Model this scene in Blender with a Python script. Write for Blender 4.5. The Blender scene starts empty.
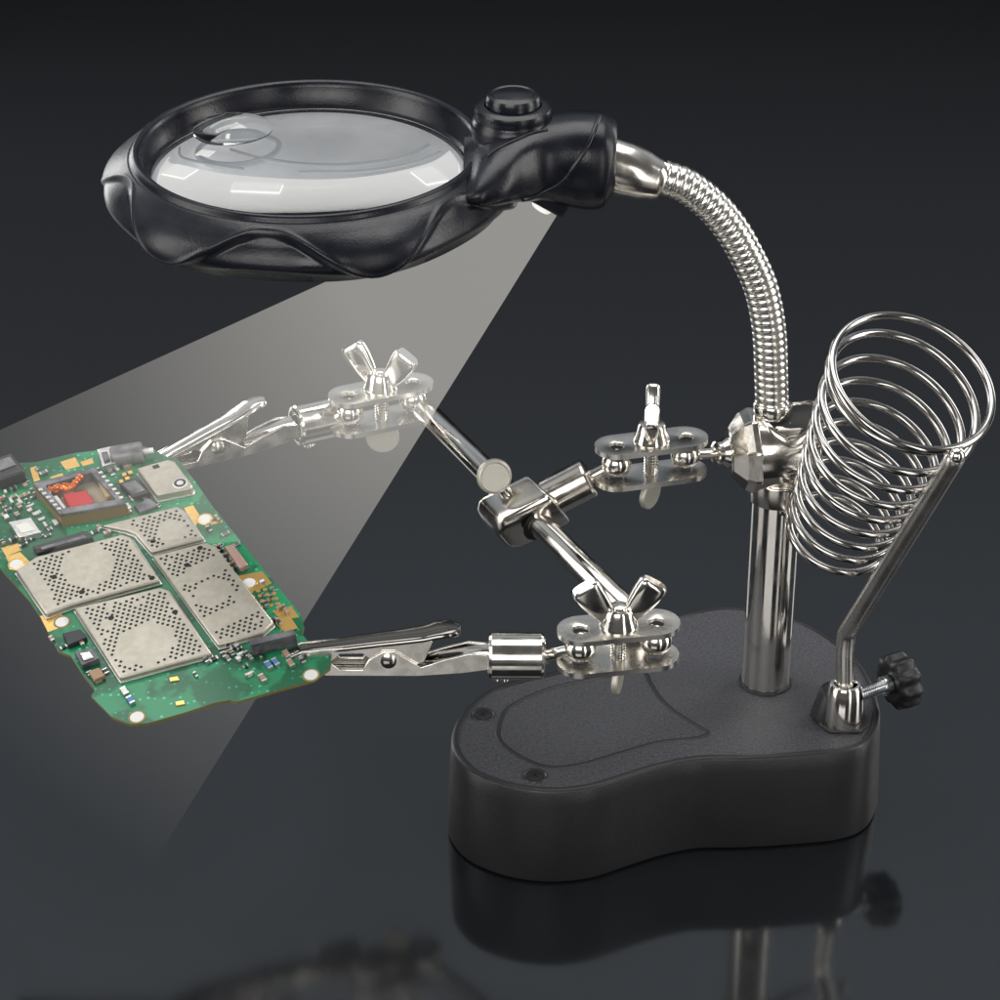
import bpy, math, random
from mathutils import Vector, Matrix
random.seed(7)
V = Vector; PI2 = 2*math.pi
S = 0.001                      # everything below is written in millimetres
sc = bpy.context.scene
col = sc.collection

# ------------------------------------------------------------------ camera
PITCH = math.radians(27); DIST = 776.0; K = 0.33
H = 35.0                                        # height of the base's top face
FW = V((0, math.cos(PITCH), -math.sin(PITCH)))
UP = V((0, math.sin(PITCH), math.cos(PITCH)))
RT = V((1, 0, 0))
CAM = V((-91.06, -691.42, 457.87 - 36 + H))
def ray(px, py):
    return FW + RT * ((px - 500) * K / DIST) + UP * ((500 - py) * K / DIST)
def atY(px, py, Y):
    r = ray(px, py); return CAM + r * ((Y - CAM.y) / r.y)
def atZ(px, py, Z):
    r = ray(px, py); return CAM + r * ((Z - CAM.z) / r.z)
def onplane(px, py, p0, n):
    r = ray(px, py); return CAM + r * ((p0 - CAM).dot(n) / r.dot(n))

# ------------------------------------------------------------------ mesh helpers
def perp(a):
    a = a.normalized()
    t = V((0, 0, 1)) if abs(a.z) < 0.9 else V((1, 0, 0))
    u = t.cross(a).normalized()
    return u, a.cross(u).normalized()
class MB:
    def __init__(s): s.v = []; s.f = []; s.m = []; s.mi = 0
    def add(s, vs, fs):
        o = len(s.v); s.v += [V(p) for p in vs]
        for f in fs: s.f.append([i + o for i in f]); s.m.append(s.mi)
        return s
    def grid(s, rows, closed_u=True, closed_v=False, cap=False):
        n = len(rows[0]); vs = [p for r in rows for p in r]; fs = []
        R = len(rows)
        for i in range(R if closed_v else R - 1):
            for j in range(n if closed_u else n - 1):
                a = i * n + j; b = i * n + (j + 1) % n
                c = ((i + 1) % R) * n + (j + 1) % n; d = ((i + 1) % R) * n + j
                fs.append([a, b, c, d])
        if cap:
            fs.append(list(range(n - 1, -1, -1))); fs.append([(R - 1) * n + j for j in range(n)])
        return s.add(vs, fs)
    def lathe(s, o, ax, prof, n=40, cap=True, xdir=None):
        ax = ax.normalized()
        u, w = perp(ax)
        if xdir is not None:
            u = (xdir - ax * xdir.dot(ax)).normalized(); w = ax.cross(u)
        rows = []
        for r, h in prof:
            r = max(r, 0.01)
            rows.append([o + ax * h + u * (r * math.cos(2*math.pi*k/n)) + w * (r * math.sin(2*math.pi*k/n)) for k in range(n)])
        return s.grid(rows, cap=cap)
    def cyl(s, a, b, r0, r1=None, n=32, ch=0.0):
        r1 = r0 if r1 is None else r1
        L = (b - a).length
        pr = [(r0, 0), (r1, L)] if ch <= 0 else [(r0 - ch, 0), (r0 - .3*ch, .3*ch), (r0, ch), (r1, L - ch), (r1 - .3*ch, L - .3*ch), (r1 - ch, L)]
        return s.lathe(a, b - a, pr, n)
    def tube(s, pts, rad, n=16, closed=False, rfun=None):
        N = len(pts); rows = []; u = None; acc = 0.0
        for i, p in enumerate(pts):
            if closed: t = (pts[(i+1) % N] - pts[i-1]).normalized()
            else: t = (pts[min(i+1, N-1)] - pts[max(i-1, 0)]).normalized()
            if i: acc += (p - pts[i-1]).length
            if u is None: u, _ = perp(t)
            else: u = (u - t * u.dot(t)).normalized()
            w = t.cross(u)
            r0 = rad[i] if isinstance(rad, (list, tuple)) else rad
            row = []
            for k in range(n):
                a = 2*math.pi*k/n
                r = r0 if rfun is None else rfun(acc, a, r0)
                row.append(p + u*(r*math.cos(a)) + w*(r*math.sin(a)))
            rows.append(row)
        return s.grid(rows, closed_v=closed, cap=not closed)
    def ball(s, c, r, n=28, ax=V((0,0,1)), sq=1.0):
        return s.lathe(c, ax, [(r*math.sin(math.pi*i/14), -r*sq*math.cos(math.pi*i/14)) for i in range(15)], n)
    def prism(s, poly, n, d):
        N = len(poly); a = list(poly); b = [p + n*d for p in poly]
        fs = [[i, (i+1) % N, N + (i+1) % N, N + i] for i in range(N)]
        fs += [list(range(N-1, -1, -1)), [N + i for i in range(N)]]
        return s.add(a + b, fs)
    def box(s, c, ex, ey, ez, sx, sy, sz):
        p = [c - ex*sx/2 - ey*sy/2 - ez*sz/2, c + ex*sx/2 - ey*sy/2 - ez*sz/2, c + ex*sx/2 + ey*sy/2 - ez*sz/2, c - ex*sx/2 + ey*sy/2 - ez*sz/2]
        return s.prism(p, ez, sz)
    def build(s, name, mat, parent=None, bevel=0, ang=35, seg=2, sub=0):
        org = wloc(parent)
        me = bpy.data.meshes.new(name)
        me.from_pydata([(p * S - org) for p in s.v], [], s.f)
        for mt in (mat if isinstance(mat, (list, tuple)) else [mat]): me.materials.append(mt)
        for i, p in enumerate(me.polygons): p.material_index = s.m[i]; p.use_smooth = True
        import bmesh
        bm = bmesh.new(); bm.from_mesh(me); bmesh.ops.recalc_face_normals(bm, faces=bm.faces); bm.to_mesh(me); bm.free()
        me.set_sharp_from_angle(angle=math.radians(ang))
        o = bpy.data.objects.new(name, me); col.objects.link(o)
        if parent: o.parent = parent
        if bevel:
            b = o.modifiers.new('bevel', 'BEVEL'); b.width = bevel * S; b.segments = seg; b.limit_method = 'ANGLE'; b.angle_limit = math.radians(35); b.harden_normals = False
        return o
def wloc(o):
    p = V((0, 0, 0))
    while o is not None: p += o.location; o = o.parent
    return p
def empty(name, p=V((0,0,0)), parent=None):
    o = bpy.data.objects.new(name, None); col.objects.link(o)
    o.location = V(p) * S - wloc(parent)
    if parent: o.parent = parent
    o.empty_display_size = 0.01
    return o
def tag(o, label, cat, group=None, kind=None):
    o['label'] = label; o['category'] = cat
    if group: o['group'] = group
    if kind: o['kind'] = kind
def catmull(pts, sub=8, closed=False):
    out = []; N = len(pts)
    for i in range(N if closed else N - 1):
        if closed: p0, p1, p2, p3 = pts[i-1], pts[i], pts[(i+1) % N], pts[(i+2) % N]
        else: p0, p1, p2, p3 = pts[max(i-1, 0)], pts[i], pts[i+1], pts[min(i+2, N-1)]
        for k in range(sub):
            t = k / sub
            out.append(0.5*((2*p1) + (p2-p0)*t + (2*p0-5*p1+4*p2-p3)*t*t + (3*p1-p0-3*p2+p3)*t**3))
    if not closed: out.append(pts[-1])
    return out

# ------------------------------------------------------------------ materials
def mat(name, base, rough=0.5, metal=0.0, **kw):
    m = bpy.data.materials.new(name); m.use_nodes = True
    b = m.node_tree.nodes['Principled BSDF']
    b.inputs['Base Color'].default_value = (*base, 1); b.inputs['Roughness'].default_value = rough; b.inputs['Metallic'].default_value = metal
    for k, v in kw.items():
        n = k.replace('_', ' ')
        b.inputs[n].default_value = v
    return m
def node(m, t, **kw):
    n = m.node_tree.nodes.new(t)
    for k, v in kw.items():
        if k in n.inputs: n.inputs[k].default_value = v
        else: setattr(n, k, v)
    return n
def bump(m, scale, strength, dist=0.0002, detail=4, rough_var=None, kind='ShaderNodeTexNoise', colvar=None):
    nt = m.node_tree; b = nt.nodes['Principled BSDF']
    tc = node(m, 'ShaderNodeTexCoord'); tx = node(m, kind); tx.inputs['Scale'].default_value = scale
    if 'Detail' in tx.inputs: tx.inputs['Detail'].default_value = detail
    nt.links.new(tc.outputs['Object'], tx.inputs['Vector'])
    out = tx.outputs['Fac'] if 'Fac' in tx.outputs else tx.outputs[0]
    bp = node(m, 'ShaderNodeBump'); bp.inputs['Strength'].default_value = strength; bp.inputs['Distance'].default_value = dist
    nt.links.new(out, bp.inputs['Height']); nt.links.new(bp.outputs['Normal'], b.inputs['Normal'])
    if rough_var:
        t2 = node(m, 'ShaderNodeTexNoise'); t2.inputs['Scale'].default_value = rough_var[2]; t2.inputs['Detail'].default_value = 5
        nt.links.new(tc.outputs['Object'], t2.inputs['Vector'])
        mr = node(m, 'ShaderNodeMapRange'); mr.inputs['From Min'].default_value = .35; mr.inputs['From Max'].default_value = .65
        mr.inputs['To Min'].default_value = rough_var[0]; mr.inputs['To Max'].default_value = rough_var[1]
        nt.links.new(t2.outputs['Fac'], mr.inputs['Value']); nt.links.new(mr.outputs[0], b.inputs['Roughness'])
    if colvar:
        t3 = node(m, 'ShaderNodeTexNoise'); t3.inputs['Scale'].default_value = colvar[2]; t3.inputs['Detail'].default_value = 6
        nt.links.new(tc.outputs['Object'], t3.inputs['Vector'])
        cr = node(m, 'ShaderNodeValToRGB'); e = cr.color_ramp.elements
        e[0].position = .35; e[0].color = (*colvar[0], 1); e[1].position = .65; e[1].color = (*colvar[1], 1)
        nt.links.new(t3.outputs['Fac'], cr.inputs['Fac']); nt.links.new(cr.outputs['Color'], b.inputs['Base Color'])
    return m
chrome = bump(mat('chrome', (.80, .77, .72), .12, 1), 90, .10, .0004, 3, rough_var=(.07, .2, 160))
nickel = bump(mat('nickel_satin', (.74, .71, .66), .22, 1), 700, .12, .0001, 3, rough_var=(.16, .32, 200))
cast = bump(mat('cast_nickel', (.76, .72, .66), .18, 1), 150, .14, .0004, 3, rough_var=(.12, .24, 200))
satin = bump(mat('satin_plate', (.80, .78, .73), .24, 1), 160, .06, .0002, 3, rough_var=(.2, .28, 120))
plate_m = bump(mat('plated_steel', (.66, .64, .60), .28, .97), 120, .10, .0004, 3, rough_var=(.22, .32, 120))
cream = bump(mat('dull_zinc_face', (.56, .54, .47), .45, .55), 700, .3, .0001, 3)
darkchrome = bump(mat('dark_chrome', (.20, .19, .18), .12, 1), 90, .1, .0003, 3, rough_var=(.08, .2, 120))
wire_m = bump(mat('wire_steel', (.42, .405, .39), .12, 1), 120, .08, .0003, 3, rough_var=(.08, .2, 150))
plastic = bump(mat('black_plastic', (.021, .021, .023), .42, Specular_IOR_Level=.42), 1900, .6, .00018, 2, rough_var=(.33, .46, 60))
grain = bump(mat('black_grained_plastic', (.030, .030, .034), .50, Specular_IOR_Level=.7), 1500, 1.0, .0004, 2, colvar=((.022, .022, .027), (.066, .067, .078), 1100))
gloss = bump(mat('black_gloss_plastic', (.006, .007, .012), .24, Specular_IOR_Level=.40), 1400, .25, .0002, 4, rough_var=(.22, .36, 90))
rubber = mat('black_rubber', (.008, .008, .009), .45)
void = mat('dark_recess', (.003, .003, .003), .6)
zinc = mat('zinc_bolt', (.75, .77, .80), .2, 1)

# ------------------------------------------------------------------ the stand
stand = empty('magnifier_stand')
tag(stand, 'black and chrome helping hand stand with ring magnifier on gooseneck, clamp arms and heavy base', 'magnifier stand')

# base
outl = [(451,738),(454,753),(468,769),(490,780),(520,788),(555,791),(592,787),(628,776),(662,766),(700,759),(749,758),(800,755),(840,751),
        (865,743),(877,728),(880,708),(870,677),(850,650),(820,628),(790,615),(760,608),(726,605),(700,608),(672,616),(642,632),(605,653),
        (558,669),(520,678),(490,688),(469,703),(456,720)]
top = catmull([atZ(x, y, H) for x, y in outl], 6, True)
cen = sum(top, V((0,0,0))) / len(top)
def offset(loop, d, z):
    N = len(loop); out = []
    area = sum(loop[i].x*loop[(i+1)%N].y - loop[(i+1)%N].x*loop[i].y for i in range(N))
    sgn = 1 if area > 0 else -1
    for i in range(N):
        t = loop[(i+1) % N] - loop[i-1]; n = V((t.y, -t.x, 0)).normalized() * sgn
        q = loop[i] + n * d; out.append(V((q.x, q.y, z)))
    return out
base = MB()
rows = [offset(top, -3.2, H-.6), offset(top, -2.6, H-.6), offset(top, -2.3, H-.1), offset(top, -1.4, H), offset(top, -.5, H-.25), offset(top, 0, H-1), offset(top, .35, H-6), offset(top, 1.6, 1.4), offset(top, 1.3, .7), offset(top, .2, .5)]
rows = rows[1:]
base.grid(rows); base.f.append([len(base.v)-len(top)+j for j in range(len(top))]); base.m.append(0)
ob_base = base.build('base', plastic, stand, ang=50)
cover = MB(); cover.prism(offset(top, -2.62, H-2.0), V((0,0,1)), 1.5)
ob_cover = cover.build('top_cover', grain, ob_base)
TZ = H - .5
def seam(px, closed, name, r=.42):
    pts = catmull([atZ(x, y, TZ) + V((0,0,.02)) for x, y in px], 6, closed)
    m = MB(); N = len(pts); rws = []
    for i, p in enumerate(pts):
        t = (pts[(i+1) % N] - pts[i-1]) if closed else pts[min(i+1, N-1)] - pts[max(i-1, 0)]
        n = V((t.y, -t.x, 0)).normalized()
        rws.append([p - n*1.1, p - n*.5 + V((0,0,.34)), p + V((0,0,.30)), p + n*.35 + V((0,0,.1)), p + n*.6 + V((0,0,.04))])
    m.grid(rws, closed_u=False, closed_v=closed)
    m.build(name, plastic, ob_base, ang=80)
seam([(499,736),(502,719),(512,706),(550,689),(600,678),(640,672),(650,684),(660,699),(677,714),(700,728),(708,733),(694,738),(658,742),(622,752),(580,764),(550,767),(526,759),(507,747)], True, 'panel_seam')
for x, y in ((483,715),(535,776)):
    c = atZ(x, y, TZ)
    m = MB(); m.lathe(c, V((0,0,1)), [(4.3,0),(4.1,.35),(3.7,.4),(3.4,.1),(3.3,.05)], 40, cap=False); rim = m.build('screw_recess', plastic, ob_base)
    m = MB(); m.lathe(c, V((0,0,1)), [(3.0,0),(2.9,.25),(2.0,.45),(0,.5)], 32)
    s1 = m.build('screw', rubber, ob_base)
    m = MB()
    for a in (.5, .5+math.pi/2):
        e = V((math.cos(a), math.sin(a), 0)); m.box(c + V((0,0,.5)), e, V((-e.y, e.x, 0)), V((0,0,1)), 3.2, .7, .12)
    m.mi = 0; m.build('screw_slot', zinc if False else void, ob_base)
for x, y, d in ((-92,-30,0),(-60,-52,0),(-20,40,0),(22,38,0),(26,-20,0)):
    m = MB(); m.lathe(V((x, y, 0)), V((0,0,1)), [(4.5,0),(5,.2),(5,.6)], 24); m.build('foot', rubber, ob_base)

# post
m = MB(); m.lathe(V((0,0,H-1)), V((0,0,1)), [(8.3,0),(8.3,82)], 64); m.build('post', chrome, stand)
m = MB(); m.lathe(V((0,0,H-.6)), V((0,0,1)), [(8.4,0),(9.2,.25),(9.0,.8),(8.35,.9)], 64, cap=False); m.build('post_grommet', plastic, stand)

# clamp head on top of the post
hb = atY(752, 450, 0); hr = atY(815, 444, 2); hl = atY(728, 452, -1)
head = MB()
head.cyl(hb, hr, 13.2, 13.0, 64, 1.2)
hx = (hr - hb).normalized()
head.lathe(V((0,0,H+70)), V((0,0,1)), [(8.9,0),(9.2,.6),(9.2,8)], 48)
hd = head.build('clamp_head', cast, stand, bevel=.5, ang=30)
m = MB(); m.lathe(hb + hx*1.2, -hx, [(14.2,-.2),(14.3,2.2),(13.0,4.6),(7.6,9.0),(0.1,9.1)], 8, xdir=V((0,.38,1))); m.build('head_nut', cast, hd, bevel=.7, ang=20, seg=3)
sc_ = hb + hx*((hr-hb).length*.60); hyv = V((0,1,0)); hzv = hx.cross(hyv).normalized()
if hzv.z < 0: hzv = -hzv
def saddle(r, ph, up): y = r*math.sin(ph) - 1.5; return sc_ + hx*(r*math.cos(ph)) + hyv*y + hzv*(math.sqrt(max(0, 13.1**2 - y*y)) + up)
m = MB(); m.grid([[saddle(r, PI2*k/64, u_) for k in range(64)] for r, u_ in ((10.6,-.4),(10.5,.9),(10.0,1.5),(9.3,1.4),(8.8,.6),(8.7,.1))]); m.build('neck_socket', cast, hd)
m = MB(); m.grid([[saddle(r, PI2*k/64, .12) for k in range(64)] for r in (8.8,6,3,.05)]); m.build('socket_recess', void, hd)

# gooseneck
npx = [(655,176),(672,180),(688,187),(712,206),(732,230),(750,262),(762,292),(769,330),(771,370),(772,412)]
path = catmull([atY(x, y, 0) for x, y in npx], 40)
def resample(p, step):
    out = [p[0]]; acc = 0
    for a, b in zip(p, p[1:]):
        L = (b-a).length
        while acc + L >= step:
            t = (step - acc) / L; a = a.lerp(b, t); out.append(a.copy()); L = (b-a).length; acc = 0
        acc += L
    return out
path = resample(path, .22)
PI2 = 2*math.pi
def goose(s, a, r):
    # round wire wound tight with a thin wedge wire between its turns
    d = abs(((s/2.45 + a/PI2) % 1.0) - .5) * 2
    d2 = abs(((s/2.45 + a/PI2 + .5) % 1.0) - .5) * 2
    return r + .1 - .42*(1 - math.sqrt(max(0, 1 - min(1, d/.8)**2))) + (.22*(1-d2/.22) if d2 < .22 else 0)
m = MB(); m.tube(path, 5.45, 44, rfun=goose); gn = m.build('gooseneck', satin, stand, ang=180)
m = MB(); e = path[-1]; m.lathe(e - V((0,0,3)), V((.02,0,1)), [(4.6,0),(5.6,1.0),(6.3,3),(6.5,6),(6.2,6.6),(5.3,6.8)], 48); m.build('neck_collar', chrome, gn)
fa, fb = atY(606, 163, 0), atY(663, 181, 0)
m = MB(); m.lathe(fa, fb - fa, [(8.4,-4),(8.4,0),(8.5,6),(7.9,12),(6.9,(fb-fa).length-3.2),(6.8,(fb-fa).length-2.6),(6.5,(fb-fa).length-1),(5.6,(fb-fa).length)], 56); m.build('neck_ferrule', cast, gn)

# magnifier head
TILT = math.radians(4.5)
mc = atY(308, 143, 0)
mx = V((1,0,0)); my = V((0, math.cos(TILT), math.sin(TILT))); mn = V((0, -math.sin(TILT), math.cos(TILT)))
def ML(x, y, z): return mc + mx*x + my*y + mn*z
mag = empty('magnifier_head', mc, stand)
NT = 480
def lerp_tab(tab, x):
    for (a, b), (c, d) in zip(tab, tab[1:]):
        if x <= c: t = (x-a)/(c-a); t = max(0, min(1, t)); return b + (d-b)*t
    return tab[-1][1]
body = MB(); rows = []
inner = [(48.0,-9.5),(49.2,-8.6),(49.6,-8.0),(50.2,-7.6),(50.8,-2.0),(51.3,-.8),(52.0,-.15),(52.8,0),(53.5,-.25),(53.9,-1.0),(54.0,-1.7),(54.3,-2.2),(54.9,-2.4)]
zs = [-2.5 - 15.5*i/60 for i in range(61)]
prof0 = [(-18.2,60.8),(-16.0,63.0),(-13,64.0),(-9.5,63.0),(-6.2,60.0),(-4,57.2),(-2.4,55.0)]
bottom = [(-1.2,-18.7),(-3.5,-18.8),(-6,-18.4),(-9.0,-17)]
for r, z in inner: rows.append((0, r, z))
grid_rows = []
for r, z in inner: grid_rows.append([ML(r*math.cos(PI2*k/NT), r*math.sin(PI2*k/NT), z) for k in range(NT)])
def smooth(t): t = max(0, min(1, t)); return t*t*(3-2*t)
PR = [(55.0,-2.4),(57.4,-3.9),(60.2,-6.2),(62.8,-9.4),(63.9,-12.8),(63.2,-15.8),(61.0,-18.0)]
PP = catmull([V((r, z, 0)) for r, z in PR], 8)
cum = [0]
for a_, b_ in zip(PP, PP[1:]): cum.append(cum[-1] + (b_-a_).length)
def skirt(sv, th):
    L_ = sv*cum[-1]; i = 0
    while i < len(cum)-2 and cum[i+1] < L_: i += 1
    t = (L_-cum[i])/(cum[i+1]-cum[i]); p = PP[i].lerp(PP[i+1], t); tg = (PP[i+1]-PP[i]).normalized(); n = V((-tg.y, tg.x, 0))
    if n.x < 0: n = -n
    cth = math.cos(6*(th - math.radians(-98)))              # peaks of the wavy line
    line = .455 - .39*cth
    d = sv - line
    off = 1.1*(-cth)*smooth((sv-.1)/.5)                      # cushions swell between the panels
    off -= 2.0*smooth(d/.12)*smooth((sv+.03)/.34)
    off += .42*math.exp(-((d+.018)/.030)**2)*smooth(sv/.1)
    back = math.exp(-(((th - math.radians(-168) + math.pi) % PI2 - math.pi)/.38)**2)
    off *= 1 - .62*back
    return p.x + n.x*off, p.y + n.y*off
for q in range(67):
    row = []
    for k in range(NT):
        th = PI2*k/NT
        r, z = skirt(q/66, th); row.append(ML(r*math.cos(th), r*math.sin(th), z))
    grid_rows.append(row)
for dr, z in bottom:
    grid_rows.append([ML((skirt(1, PI2*k/NT)[0]+dr)*math.cos(PI2*k/NT), (skirt(1, PI2*k/NT)[0]+dr)*math.sin(PI2*k/NT), z) for k in range(NT)])
grid_rows.append([ML(48.0*math.cos(PI2*k/NT), 48.0*math.sin(PI2*k/NT), -12.5) for k in range(NT)])
body.grid(grid_rows, closed_v=True)
body.build('frame', gloss, mag, ang=60)

glass = bpy.data.materials.new('lens_glass'); glass.use_nodes = True
g = glass.node_tree; g.nodes.clear()
out = node(glass, 'ShaderNodeOutputMaterial')
gl = node(glass, 'ShaderNodeBsdfGlass'); gl.inputs['IOR'].default_value = 1.3; gl.inputs['Roughness'].default_value = .0
g.links.new(gl.outputs[0], out.inputs['Surface'])
m = MB()
lp = [(.05,-4.6),(10,-4.75),(20,-5.2),(30,-6.0),(40,-7.1),(48.5,-8.4),(48.5,-9.2),(40,-9.9),(30,-10.3),(20,-10.6),(10,-10.8),(.05,-10.85)]
lens = MB(); lens.lathe(mc, mn, lp, 128)
lens.build('lens', glass, mag, ang=40)
# small strong lens set into the big one
bc = onplane(233, 129, ML(0,0,-5.9), mn)
m = MB(); m.lathe(bc, mn, [(12.6,-.7),(12.6,.4),(11.8,.8),(9,1.4),(5,1.9),(.05,2.1)], 64); m.build('bifocal_lens', glass, mag, ang=25)
# added glowing surfaces under the lens stand in for light in the glass
lens_glow = mat('frosted_diffuser', (.62,.63,.64), .35)
lens_glow.node_tree.nodes['Principled BSDF'].inputs['Emission Strength'].default_value = .56
bump(lens_glow, 400, .2, .0002, 3, colvar=((.46,.47,.48),(.68,.69,.70), 22))
lens_glow.node_tree.links.new([n for n in lens_glow.node_tree.nodes if n.type=='VALTORGB'][0].outputs[0], lens_glow.node_tree.nodes['Principled BSDF'].inputs['Emission Color'])
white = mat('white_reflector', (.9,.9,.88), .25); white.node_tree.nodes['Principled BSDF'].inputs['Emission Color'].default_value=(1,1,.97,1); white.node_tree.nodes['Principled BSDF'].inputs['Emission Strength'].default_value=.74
m = MB(); m.lathe(mc, mn, [(47.9,-11.6),(44,-12.2),(41,-13.5),(34,-15.4),(20,-16.2),(.05,-16.4)], 96, cap=False); m.build('diffuser', lens_glow, mag)  # added bowl; its glow replaces the light the glass blocks
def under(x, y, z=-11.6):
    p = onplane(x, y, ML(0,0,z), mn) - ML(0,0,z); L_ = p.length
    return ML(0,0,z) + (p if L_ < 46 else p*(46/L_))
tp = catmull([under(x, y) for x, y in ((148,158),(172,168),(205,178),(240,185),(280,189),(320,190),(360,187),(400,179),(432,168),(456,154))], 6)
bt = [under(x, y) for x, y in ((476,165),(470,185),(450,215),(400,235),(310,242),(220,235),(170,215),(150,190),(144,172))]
m = MB(); m.prism(tp + bt, mn, .5); m.build('light_ring', white, mag)  # white glowing sheet painted for the bright band refracted in the lens
ledm = mat('led_pad', (.95,.95,.92), .2); ledm.node_tree.nodes['Principled BSDF'].inputs['Emission Color'].default_value=(1,1,.97,1); ledm.node_tree.nodes['Principled BSDF'].inputs['Emission Strength'].default_value=.86
for x, y, w_, h_, rt in ((182,176,9,7,-.6),(258,195,15,5,-.15),(428,180,8,9,.6),(207,160,5,4,-.4)):
    c = under(x, y, -11.0); e1 = mx*math.cos(rt) + my*math.sin(rt); m = MB(); m.box(c, e1, mn.cross(e1), mn, w_, h_, .5); m.build('led', ledm, mag, bevel=.2)  # LED patches and white glints in the lens, painted as glowing pads
c = onplane(233, 128, ML(0,0,-8), mn)
m = MB(); m.box(c - mn*4, V((.8,.6,0)), V((-.6,.8,0)), mn, 7, 6, .6); m.build('led', ledm, mag, bevel=.3)  # added pad, painted as the bright diamond reflection in the small lens
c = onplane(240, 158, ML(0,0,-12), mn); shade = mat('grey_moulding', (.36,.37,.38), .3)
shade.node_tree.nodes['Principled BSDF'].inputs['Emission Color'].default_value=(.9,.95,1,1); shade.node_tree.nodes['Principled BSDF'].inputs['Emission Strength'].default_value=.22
m = MB(); m.tube([c + mx*12.5*math.cos(PI2*k/64) + my*12.5*math.sin(PI2*k/64) for k in range(64)], 1.1, 10, closed=True); m.build('inner_ring', shade, mag)  # grey ring painted as the small lens's second reflection
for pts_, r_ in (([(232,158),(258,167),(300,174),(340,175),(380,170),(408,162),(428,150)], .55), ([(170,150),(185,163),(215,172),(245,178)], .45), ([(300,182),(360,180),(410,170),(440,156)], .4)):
    m = MB(); m.tube(catmull([under(x, y, -11.2) for x, y in pts_], 8), r_, 10); m.build('inner_ring', shade, mag)  # thin grey arcs painted for reflection lines across the lens

# neck of the head
secs = [(466,167,15,30),(480,165,23,31),(494,161,29,29),(509,157,34,25.5),(526,156,38,20),(545,156,40,15.5),(570,158,44.5,14.5),(588,160,46,14.5),(600,161,45,14.2),(608,161.5,41,13),(613,162,33,10.5),(615,162,20,6.5)]
cs = [atY(x, y, 0) for x, y, _, _ in secs]
hc = catmull(cs, 8); hh = catmull([V((s[2]*K*.985, s[3], 0)) for s in secs], 8)
rows = []
def hpt(i, a, extra=0):
    t = (hc[min(i+1, len(hc)-1)] - hc[max(i-1, 0)]).normalized(); up = V((-t.z, 0, t.x))
    ca, sa = math.cos(a), math.sin(a)
    sx = math.copysign(abs(ca)**.88, ca); sz = math.copysign(abs(sa)**.88, sa)
    return hc[i] + V((0,1,0))*((hh[i].y+extra)*sx) + up*((hh[i].x+extra)*sz)
for i in range(len(hc)): rows.append([hpt(i, PI2*k/72) for k in range(72)])
m = MB(); m.grid(rows, cap=True); hn = m.build('handle', gloss, mag, ang=60)
def bead(i0, i1, a0, a1, r, name, fn=lambda t: t):
    pts = []
    for k in range(61):
        t = k/60; ii = i0 + (i1-i0)*t; i = int(ii); f = ii - i; a = math.radians(a0 + (a1-a0)*fn(t))
        pts.append(hpt(i, a).lerp(hpt(min(i+1, len(hc)-1), a), f))
    m = MB(); m.tube(pts, r, 10); m.build(name, gloss, hn, ang=180)
# angle 180 faces the viewer, 90 is on top, 270 below
bead(30, 60, 218, 92, .75, 'raised_seam', lambda t: t**2.2)
bead(17, 40, 128, 122, .5, 'raised_seam')
bc2 = atY(513, 121, 0)
m = MB(); m.lathe(bc2, mn, [(12.6,-5),(12.9,-1.5),(12.4,.4),(11.9,1.0),(11.6,2.0),(11.9,3.0),(11.4,4.6),(10.2,5.4),(8.8,5.5),(8.5,4.8)], 56, cap=False); sw = m.build('switch_surround', gloss, hn)
m = MB(); m.lathe(bc2, mn, [(8.3,2),(8.3,7.2),(7.8,8.4),(6.8,8.9),(6.2,8.6),(5.6,8.9),(.05,9.2)], 48); m.build('switch_button', gloss, hn)
lc = atY(548, 199, 0)
m = MB(); m.box(atY(549,195,0), V((.86,0,-.5)).normalized(), V((0,1,0)), V((.5,0,.86)).normalized(), 13, 13, 6); m.build('lamp_housing', gloss, hn, bevel=1.2)
lw = mat('lamp_lens', (.9,.9,.86), .2); lw.node_tree.nodes['Principled BSDF'].inputs['Emission Color'].default_value=(1,.98,.92,1); lw.node_tree.nodes['Principled BSDF'].inputs['Emission Strength'].default_value=.6
m = MB(); q = V((.5,0,.86)).normalized(); m.lathe(atY(549,195,0) - q*4.2, q, [(3,-1),(3.6,0),(3.6,1.4)], 24); m.build('lamp', lw, hn)

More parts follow.
